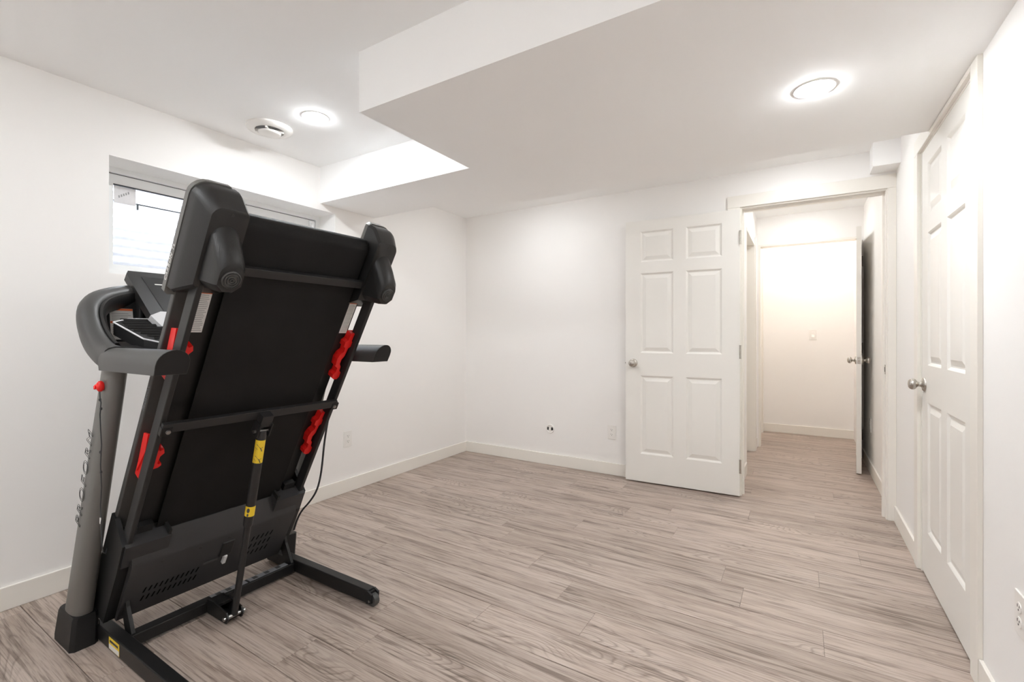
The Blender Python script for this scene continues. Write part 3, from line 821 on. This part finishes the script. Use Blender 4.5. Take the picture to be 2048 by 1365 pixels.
# grille trays
for sgn in (-1, 1):
    yy = lambda y: y if sgn < 0 else 2 * TY - y
    zt = lambda x: 1.208 - (x + 2.19) * 0.46
    poly = [(-2.165, 0.69), (-2.195, 0.745), (-2.20, 0.872), (-1.99, 0.872), (-1.985, 0.80), (-2.03, 0.735)]
    tr = part(MB().prism(poly, lambda q: (q[0], yy(q[1]), zt(q[0]) - 0.045), lambda q: (q[0], yy(q[1]), zt(q[0]))), 'tray', 'blackp')
    rim = MB()
    for a, b in zip(poly, poly[1:] + poly[:1]):
        pa, pb = Vector((a[0], yy(a[1]), zt(a[0]) + 0.002)), Vector((b[0], yy(b[1]), zt(b[0]) + 0.002))
        rim.tube([pa, pb], 0.0030, 8)
    part(rim, 'tray_rim', 'silver', tr, smooth=50)
    for q in range(9):
        x = -2.185 + q * 0.0215
        y0 = 0.705 if x < -2.12 else 0.705 + (x + 2.12) * 0.62
        part(MB().prism([(-0.004, 0), (0.004, 0), (0.0015, 0.008), (-0.0015, 0.008)], lambda c: (x + c[0], yy(y0 + 0.012), zt(x) + c[1]), lambda c: (x + c[0], yy(0.866), zt(x) + c[1])), 'tray_slat', 'cap', tr)
# display
dtop, dbot = Vector((-2.385, 0, 1.420)), Vector((-2.165, 0, 1.215))
dy = (dtop - dbot).normalized(); dn = Vector((0, 1, 0)).cross(dy)
if dn.x < 0: dn = -dn
mdisp = axes((dbot.x, TY, dbot.z), (0, 1, 0), dy, dn)
DL = (dtop - dbot).length; W2 = 0.232
disp = part(MB().prism([(-W2 * 0.93, 0), (W2 * 0.93, 0), (W2, DL * 0.93), (W2 * 0.955, DL), (-W2 * 0.955, DL), (-W2, DL * 0.93)],
                       lambda q: mdisp @ Vector((q[0], q[1], -0.034)), lambda q: mdisp @ Vector((q[0], q[1], 0.0))), 'display_housing', 'cap')
part(MB().prism([(-0.165, 0.045), (0.165, 0.045), (0.185, DL - 0.035), (-0.185, DL - 0.035)], lambda q: mdisp @ Vector((q[0], q[1], -0.002)), lambda q: mdisp @ Vector((q[0], q[1], 0.0015))), 'display_face', 'screen', disp)
fr = MB()
tri = [(-0.10, DL - 0.05), (0.10, DL - 0.05), (0.085, 0.16), (-0.072, 0.16)]
for a, b in zip(tri, tri[1:] + tri[:1]): fr.tube([mdisp @ Vector((a[0], a[1], 0.002)), mdisp @ Vector((b[0], b[1], 0.002))], 0.0018, 6)
part(fr, 'screen_border', 'white', disp)
part(MB().box((-0.150, DL - 0.085, 0.001), (-0.118, DL - 0.079, 0.0022), 0, mdisp), 'indicator_mark', 'white', disp)
part(text_mesh('PROFORM', 0.016, mdisp @ T(0.0, DL - 0.027, 0.0008), align='CENTER'), 'brand_lettering', 'white', disp)
part(MB().lathe([(0.013, 0.0), (0.013, 0.002), (0.0155, 0.002), (0.0155, 0.0)], mdisp @ T(-0.088, 0.10, 0.0008), 20), 'button_ring', 'silver', disp)
mpad = axes((-2.150, TY, 1.205), (0, 1, 0), (-0.55, 0, 0.83), (0.83, 0, 0.55))
pad = MB().prism([(-0.205, -0.035), (0.205, -0.035), (0.232, 0.015), (0.195, 0.035), (-0.195, 0.035), (-0.232, 0.015)], lambda q: mpad @ Vector((q[0], q[1], -0.012)), lambda q: mpad @ Vector((q[0], q[1], 0.018)))
part(pad, 'control_pad', 'silver')

# deck: side frames, foot rails, board, belt
for sgn in (-1, 1):
    yi, yo = sorted((sgn * 0.321, sgn * 0.338))
    part(dbox(MB(), 0.10, 1.46, yi, yo, -0.047, 0.0, 0.003), 'side_frame', 'frame')
    yi, yo = sorted((sgn * 0.262, sgn * 0.347))
    fr_ = part(dbox(MB(), 0.08, 1.62, yi, yo, -0.122, -0.098, 0.004), 'foot_rail', 'greyp')
    if sgn < 0:
        mtx = axes(dk(0.915, -0.3473, -0.1020), DS, -DN, (0, -1, 0))
        part(text_mesh('PROSHOX', 0.019, mtx, extrude=0.0003, shear=0.2, space=1.15), 'lettering', 'label_grey', fr_)
    for s0 in (1.03, 0.625):
        L = 0.228
        # scalloped cushion: outline in (s, y), pushed through the gap between board and frame
        o2 = [(0.0, 0.004), (0.008, -0.008), (0.026, -0.010), (0.038, 0.000), (0.058, 0.000), (0.070, -0.014), (0.105, -0.018), (0.128, -0.010), (0.140, 0.003),
              (0.158, 0.002), (0.166, -0.008), (0.186, -0.008), (0.195, 0.004), (0.228, 0.008), (0.228, 0.024), (0.192, 0.022), (0.186, 0.030), (0.168, 0.030), (0.156, 0.018),
              (0.118, 0.014), (0.098, 0.004), (0.080, 0.004), (0.066, 0.014), (0.044, 0.016), (0.034, 0.026), (0.012, 0.026), (0.0, 0.018)]
        if sgn < 0:
            o2 = [(0.0, 0.024), (0.10, 0.024), (0.104, 0.004), (0.112, -0.004), (0.122, -0.002), (0.118, 0.006), (0.122, 0.010), (0.152, 0.006), (0.164, -0.004), (0.182, 0.000), (0.176, 0.010), (0.186, 0.024), (0.228, 0.024), (0.228, 0.034), (0.0, 0.034)]
        f = lambda n: (lambda q: dk(s0 + q[0], sgn * (0.294 + q[1]), n))
        iso = part(MB().prism(o2, f(-0.054), f(-0.022)), 'cushion', 'red')
        iso['label'] = 'red rubber deck cushion'
        part(dbox(MB(), s0 + 0.03, s0 + 0.20, *sorted((sgn * 0.308, sgn * 0.330)), -0.097, -0.048, 0.006), 'cushion_bumper', 'red', iso)
        part(MB().prism([(0.06, -0.075), (0.21, -0.09), (0.225, -0.06), (0.16, -0.050)], lambda q: dk(s0 + q[0], sgn * 0.330, q[1]), lambda q: dk(s0 + q[0], sgn * 0.336, q[1])), 'cushion_fin', 'red', iso)
    lm = axes(dk(1.318, sgn * 0.282, -0.0545), (0, 1, 0), DS, Vector((0, 1, 0)).cross(DS))
    if lm.to_3x3().col[2].dot(DN) < 0: lm = axes(dk(1.318, sgn * 0.282, -0.0545), (0, -1, 0), DS, Vector((0, -1, 0)).cross(DS))
    wl = plate_label(lm, 0.036, 0.148, 'warning_label', tm, [(0.94, 0.995)], [0.04 + 0.045 * q for q in range(20)])
    wl['label'] = 'narrow white warning label with an orange top band'
rb = part(dbox(MB(), 0.20, 1.60, -0.304, 0.304, -0.097, -0.055), 'running_board', 'black')
for sgn in (-1, 1):
    part(dbox(MB(), 0.42, 1.42, *sorted((sgn * 0.3038, sgn * 0.3052)), -0.0935, -0.0735), 'board_edge', 'board', rb)
# belt loop, hollow band around the board and rollers
def stadium(off):
    pts = []
    n1, n2 = -0.118 - off, -0.034 + off
    r = (n2 - n1) / 2; c = (n1 + n2) / 2
    for q in range(13):
        t = -math.pi / 2 + math.pi * q / 12
        pts.append((1.615 + r * math.cos(t), c + r * math.sin(t)))
    for q in range(13):
        t = math.pi / 2 + math.pi * q / 12
        pts.append((0.19 + r * math.cos(t), c + r * math.sin(t)))
    return pts
so_, si_ = stadium(0.0), stadium(-0.003)
mb = MB(); k = len(so_)
mb.add([dk(s, -0.240, n) for s, n in so_] + [dk(s, 0.240, n) for s, n in so_] + [dk(s, -0.240, n) for s, n in si_] + [dk(s, 0.240, n) for s, n in si_],
       [[i, (i + 1) % k, k + (i + 1) % k, k + i] for i in range(k)] + [[2 * k + i, 3 * k + i, 3 * k + (i + 1) % k, 2 * k + (i + 1) % k] for i in range(k)] +
       [[i, 2 * k + i, 2 * k + (i + 1) % k, (i + 1) % k] for i in range(k)] + [[k + i, k + (i + 1) % k, 3 * k + (i + 1) % k, 3 * k + i] for i in range(k)])
part(mb, 'running_belt', 'belt', smooth=50)
part(MB().tube([dk(1.615, -0.30, -0.077), dk(1.615, 0.30, -0.077)], 0.034, 18), 'rear_roller', 'frame', smooth=40)
# end caps with ramps and rubber feet
for sgn in (-1, 1):
    def ring(s0, s1, yi, yo, n, c):
        cor = lambda cs, cy, t0: [dk(cs + c * math.cos(t), sgn * (cy + c * math.sin(t)), n) for t in [t0 - math.pi / 2 * q / 5 for q in range(6)]]
        return [dk(s0, sgn * yi, n)] + [dk(s0, sgn * (yo - 0.008), n), dk(s0 + 0.008, sgn * yo, n)] + cor(s1 - c, yo - c, math.pi / 2) + [dk(s1, sgn * (yi + 0.010), n), dk(s1 - 0.010, sgn * yi, n)]
    mb = MB().loft([ring(1.372, 1.716, 0.252, 0.374, -0.0965, 0.046), ring(1.376, 1.716, 0.252, 0.374, -0.066, 0.046), ring(1.388, 1.710, 0.251, 0.371, -0.050, 0.044), ring(1.424, 1.682, 0.249, 0.353, -0.005, 0.036),
                    ring(1.427, 1.679, 0.248, 0.351, -0.0015, 0.034), ring(1.432, 1.675, 0.248, 0.347, 0.0, 0.032)])
    ec = part(mb, 'end_cap', 'cap', smooth=24)
    mb = MB().loft([ring(1.355, 1.716, 0.264, 0.368, -0.127, 0.050), ring(1.352, 1.720, 0.262, 0.376, -0.119, 0.050), ring(1.352, 1.720, 0.262, 0.376, -0.0985, 0.048)])
    part(mb, 'cap_trim', 'grey', ec, smooth=28)
    if sgn < 0:
        mtx = axes(dk(1.392, -0.3764, -0.1035), DS, -DN, (0, -1, 0))
        part(text_mesh('CARBON TL', 0.0185, mtx, extrude=0.0003, shear=0.25, space=1.25), 'lettering', 'white', ec)
    # boss leaning out of the cap, and the foot in its end
    cyf = sgn * 0.300
    ring2 = lambda s, n, rs, ry, tilt: [dk(s + rs * math.cos(t) , cyf + ry * math.sin(t), n + tilt * rs * math.cos(t)) for t in [2 * math.pi * q / 24 for q in range(24)]]
    def oct_ring(s, n, h, hy, c): 
        return [dk(s + a, cyf + b, n) for a, b in ((h, -hy + c), (h, hy - c), (h - c, hy), (-h + c, hy), (-h, hy - c), (-h, -hy + c), (-h + c, -hy), (h - c, -hy))]
    def boss(top, bot, hw, n, ch):
        c = top - hw
        return [dk(c + hw * math.cos(t), cyf + hw * math.sin(t), n) for t in [math.pi / 2 - math.pi * q / 14 for q in range(15)]] + \
               [dk(bot + ch, cyf - hw, n), dk(bot, cyf - hw + ch, n), dk(bot, cyf + hw - ch, n), dk(bot + ch, cyf + hw, n)]
    mb = MB().loft([boss(1.628, 1.428, 0.041, -0.002, 0.024), boss(1.596, 1.440, 0.040, 0.040, 0.024), boss(1.562, 1.452, 0.038, 0.078, 0.022), boss(1.545, 1.458, 0.034, 0.088, 0.020)])
    part(mb, 'foot_boss', 'cap', ec, smooth=32)
    fm = axes(dk(1.498, cyf, 0.088), (0, 1, 0), DS, DN)
    part(MB().lathe([(0.0, -0.006), (0.027, -0.006), (0.027, 0.004), (0.0245, 0.006), (0.0235, 0.003), (0.0205, 0.003), (0.0195, 0.007), (0.0175, 0.007), (0.0165, 0.004), (0.0135, 0.004),
                     (0.0125, 0.008), (0.0105, 0.008), (0.0095, 0.005), (0.0065, 0.005), (0.0055, 0.009), (0.0035, 0.009), (0.003, 0.004), (0.0, 0.004)], fm, 28), 'rubber_foot', 'greyp', ec, smooth=30)
    for s, n, dyy in ((1.662, 0.0002, 0.004), (1.534, 0.0872, 0.012)):
        part(MB().lathe([(0, 0), (0.0048, 0), (0.0048, 0.0012), (0, 0.0012)], axes(dk(s, cyf + dyy, n), (0, 1, 0), DS, DN), 14), 'screw_hole', 'slot', ec)
# cross bars
part(dbox(MB(), 1.474, 1.503, -0.305, 0.305, -0.030, -0.006, 0.002), 'cross_bar', 'frame')
cbm = part(dbox(MB(), 0.905, 0.940, -0.335, 0.328, 0.0, 0.016, 0.002), 'cross_bar', 'frame')
for sgn in (-1, 1):
    part(dbox(MB(), 0.895, 0.928, *sorted((sgn * 0.305, sgn * 0.338)), 0.0, 0.018, 0.002), 'bar_lug', 'black', cbm)
    part(MB().lathe([(0, 0), (0.008, 0), (0.007, 0.006), (0, 0.0075)], axes(dk(0.912, sgn * 0.318, 0.0175), (0, 1, 0), DS, DN), 12), 'bolt', 'chrome', cbm, smooth=40)
# lift strut
clev = dbox(MB(), 0.885, 0.935, -0.022, 0.022, 0.014, 0.046, 0.002)
dbox(clev, 0.842, 0.90, -0.026, -0.021, 0.008, 0.052); dbox(clev, 0.842, 0.90, 0.021, 0.026, 0.008, 0.052)
cl = part(clev, 'strut_clevis', 'frame')
pt, pb_ = dk(0.862, 0.0, 0.034), Vector((-1.922, 0.998, 0.036))
part(MB().tube([pt + Vector((0, -0.034, 0)), pt + Vector((0, 0.034, 0))], 0.007, 10), 'pivot_bolt', 'chrome', cl)
lerp = lambda t: pt.lerp(pb_, t)
st = part(MB().tube([lerp(0.0), lerp(0.015), lerp(0.50), lerp(0.51)], [0.015, 0.0175, 0.0175, 0.015], 20), 'lift_strut', 'frame', smooth=40)
st['label'] = 'long black folding-assist strut with yellow labels'
part(MB().tube([lerp(0.49), lerp(1.0)], 0.0125, 16), 'strut_rod', 'frame', st, smooth=40)
sd = (pb_ - pt).normalized(); tocam = (Vector((0, 0, CAMH)) - lerp(0.2)); tocam = (tocam - sd * tocam.dot(sd)).normalized(); sx = sd.cross(tocam)
def strut_label(t0, t1, deg0, deg1, r, m, name, parent, dr=0.0):
    rings = []
    for t in (t0, t1):
        rings.append([lerp(t) + (tocam * math.cos(a) + sx * math.sin(a)) * (r + dr) for a in [math.radians(deg0 + (deg1 - deg0) * q / 14) for q in range(15)]])
    return part(MB().loft(rings, closed=False, caps=False), name, m, parent)
l1 = strut_label(0.045, 0.165, -75, 75, 0.0179, 'yellow', 'strut_label', st)
l1['label'] = 'yellow folding-instruction label'
strut_label(0.397, 0.450, -80, 75, 0.0179, 'yellow', 'strut_label', st)
pm = axes(lerp(0.0), sx, -sd, tocam); SL = (pb_ - pt).length
def stroke(pts, th, r=0.0186):
    mb = MB()
    for (a0, t0), (a1, t1) in zip(pts, pts[1:]):
        q = [lerp(t) + (tocam * math.cos(math.radians(a)) + sx * math.sin(math.radians(a))) * r for a, t in ((a0, t0), (a1, t1))]
        mb.tube(q, th, 5)
    return mb
fold = MB()
for b in (0.058, 0.118):
    for pts, th in (([(-40, b + 0.022), (-12, b + 0.028)], 0.0006), ([(-12, b + 0.026), (-30, b + 0.043)], 0.0016), ([(-12, b + 0.028), (35, b + 0.008)], 0.0010), ([(-28, b + 0.043), (45, b + 0.041)], 0.0005), ([(20, b + 0.036), (48, b + 0.024)], 0.0006)):
        s_ = stroke(pts, th); fold.add(s_.v, s_.f)
part(fold, 'strut_pictogram', 'print_dark', st)
fp = MB()
for t, rr in ((0.417, 0.0050), (0.441, 0.0032)):
    c = lerp(t); fp.add([c + (tocam * math.cos(math.radians(20 + 18 * math.cos(a) * rr / 0.005)) + sx * math.sin(math.radians(20 + 18 * math.cos(a) * rr / 0.005))) * 0.0184 + sd * (rr * 1.9 * math.sin(a)) for a in [2 * math.pi * q / 14 for q in range(14)]], [list(range(14))])
part(fp, 'strut_pictogram', 'print_dark', st)

# motor hood at the low end of the deck
pan = MB().prism([(0.045, -0.118), (0.040, -0.02), (0.050, 0.022), (0.322, 0.032), (0.336, 0.026), (0.405, -0.030), (0.405, -0.118)], lambda q: dk(q[0], -0.318, q[1]), lambda q: dk(q[0], 0.318, q[1]))
hood = part(pan, 'motor_hood', 'hood', smooth=30)
hood['label'] = 'black vented motor cover'
for sgn in (-1, 1):
    ya, yb = sorted((sgn * 0.205, sgn * 0.345))
    br = MB().prism([(ya, 0.318), (yb, 0.318), (yb, 0.415), (ya, 0.415)] if sgn < 0 else [(ya, 0.318), (yb, 0.318), (yb, 0.415), (ya, 0.415)],
                    lambda q: dk(q[1] + (0.012 if q[1] > 0.4 else 0.0), q[0], -0.060), lambda q: dk(q[1], q[0], 0.014))
    part(br, 'hood_corner', 'hood', hood)
    part(dbox(MB(), 0.415, 0.438, *sorted((sgn * 0.207, sgn * 0.216)), -0.055, 0.010), 'corner_lip', 'cap', hood)
    part(dbox(MB(), 0.415, 0.455, *sorted((sgn * 0.255, sgn * 0.305)), -0.060, -0.030), 'corner_lip', 'cap', hood)
    ya, yb = sorted((sgn * 0.338, sgn * 0.353))
    sc_ = MB().prism([(0.03, -0.070), (0.055, -0.126), (0.46, -0.126), (0.46, -0.095), (0.415, 0.004), (0.30, 0.012), (0.05, 0.010)], lambda q: dk(q[0], ya, q[1]), lambda q: dk(q[0], yb, q[1]))
    part(sc_, 'hood_side', 'blackp', hood)
    part(dbox(MB(), 0.05, 0.31, *sorted((sgn * 0.300, sgn * 0.338)), -0.06, 0.008), 'hood_edge', 'black', hood)
fm0 = lambda s: 0.022 + (s - 0.05) / 0.272 * 0.010
def slots(rows, y0, y1, n, name):
    mb = MB()
    for s in rows:
        for i in range(n):
            y = y0 + (y1 - y0) * i / (n - 1); nn = fm0(s) + 0.0006
            mb.add([dk(s, y - 0.003, nn), dk(s, y + 0.003, nn), dk(s + 0.026, y + 0.009, nn + 0.001), dk(s + 0.026, y + 0.003, nn + 0.001)], [[0, 1, 2, 3]])
    part(mb, name, 'void', hood)
slots((0.160, 0.115), -0.255, -0.075, 11, 'vent_slots')
slots((0.225, 0.180, 0.135), 0.135, 0.220, 5, 'vent_slots')
for y in (-0.22, -0.09, 0.02, 0.24):
    part(MB().lathe([(0, 0), (0.006, 0), (0.006, 0.001), (0, 0.001)], axes(dk(0.305, y, fm0(0.305)), (0, 1, 0), DS, DN), 12), 'screw_hole', 'slot', hood)
part(dbox(MB(), 0.19, 0.20, -0.055, 0.000, 0.026, 0.0300), 'hood_step', 'greyp', hood)
part(dbox(MB(), 0.205, 0.285, 0.000, 0.050, 0.020, 0.036, 0.004), 'latch_housing', 'cap', hood)
part(dbox(MB(), 0.160, 0.205, 0.022, 0.036, 0.020, 0.040, 0.003), 'latch_lever', 'silver', hood)

# power cord hanging at the far side of the deck
pts = [at_y(u, v, 1.42) for u, v in ((664, 800), (655, 845), (648, 890), (645, 925), (641, 955), (634, 982), (620, 1004), (603, 1022), (594, 1040), (588, 1060))]
part(MB().tube(smooth_path(pts, 2), 0.0045, 8), 'power_cord', 'seal', smooth=60)
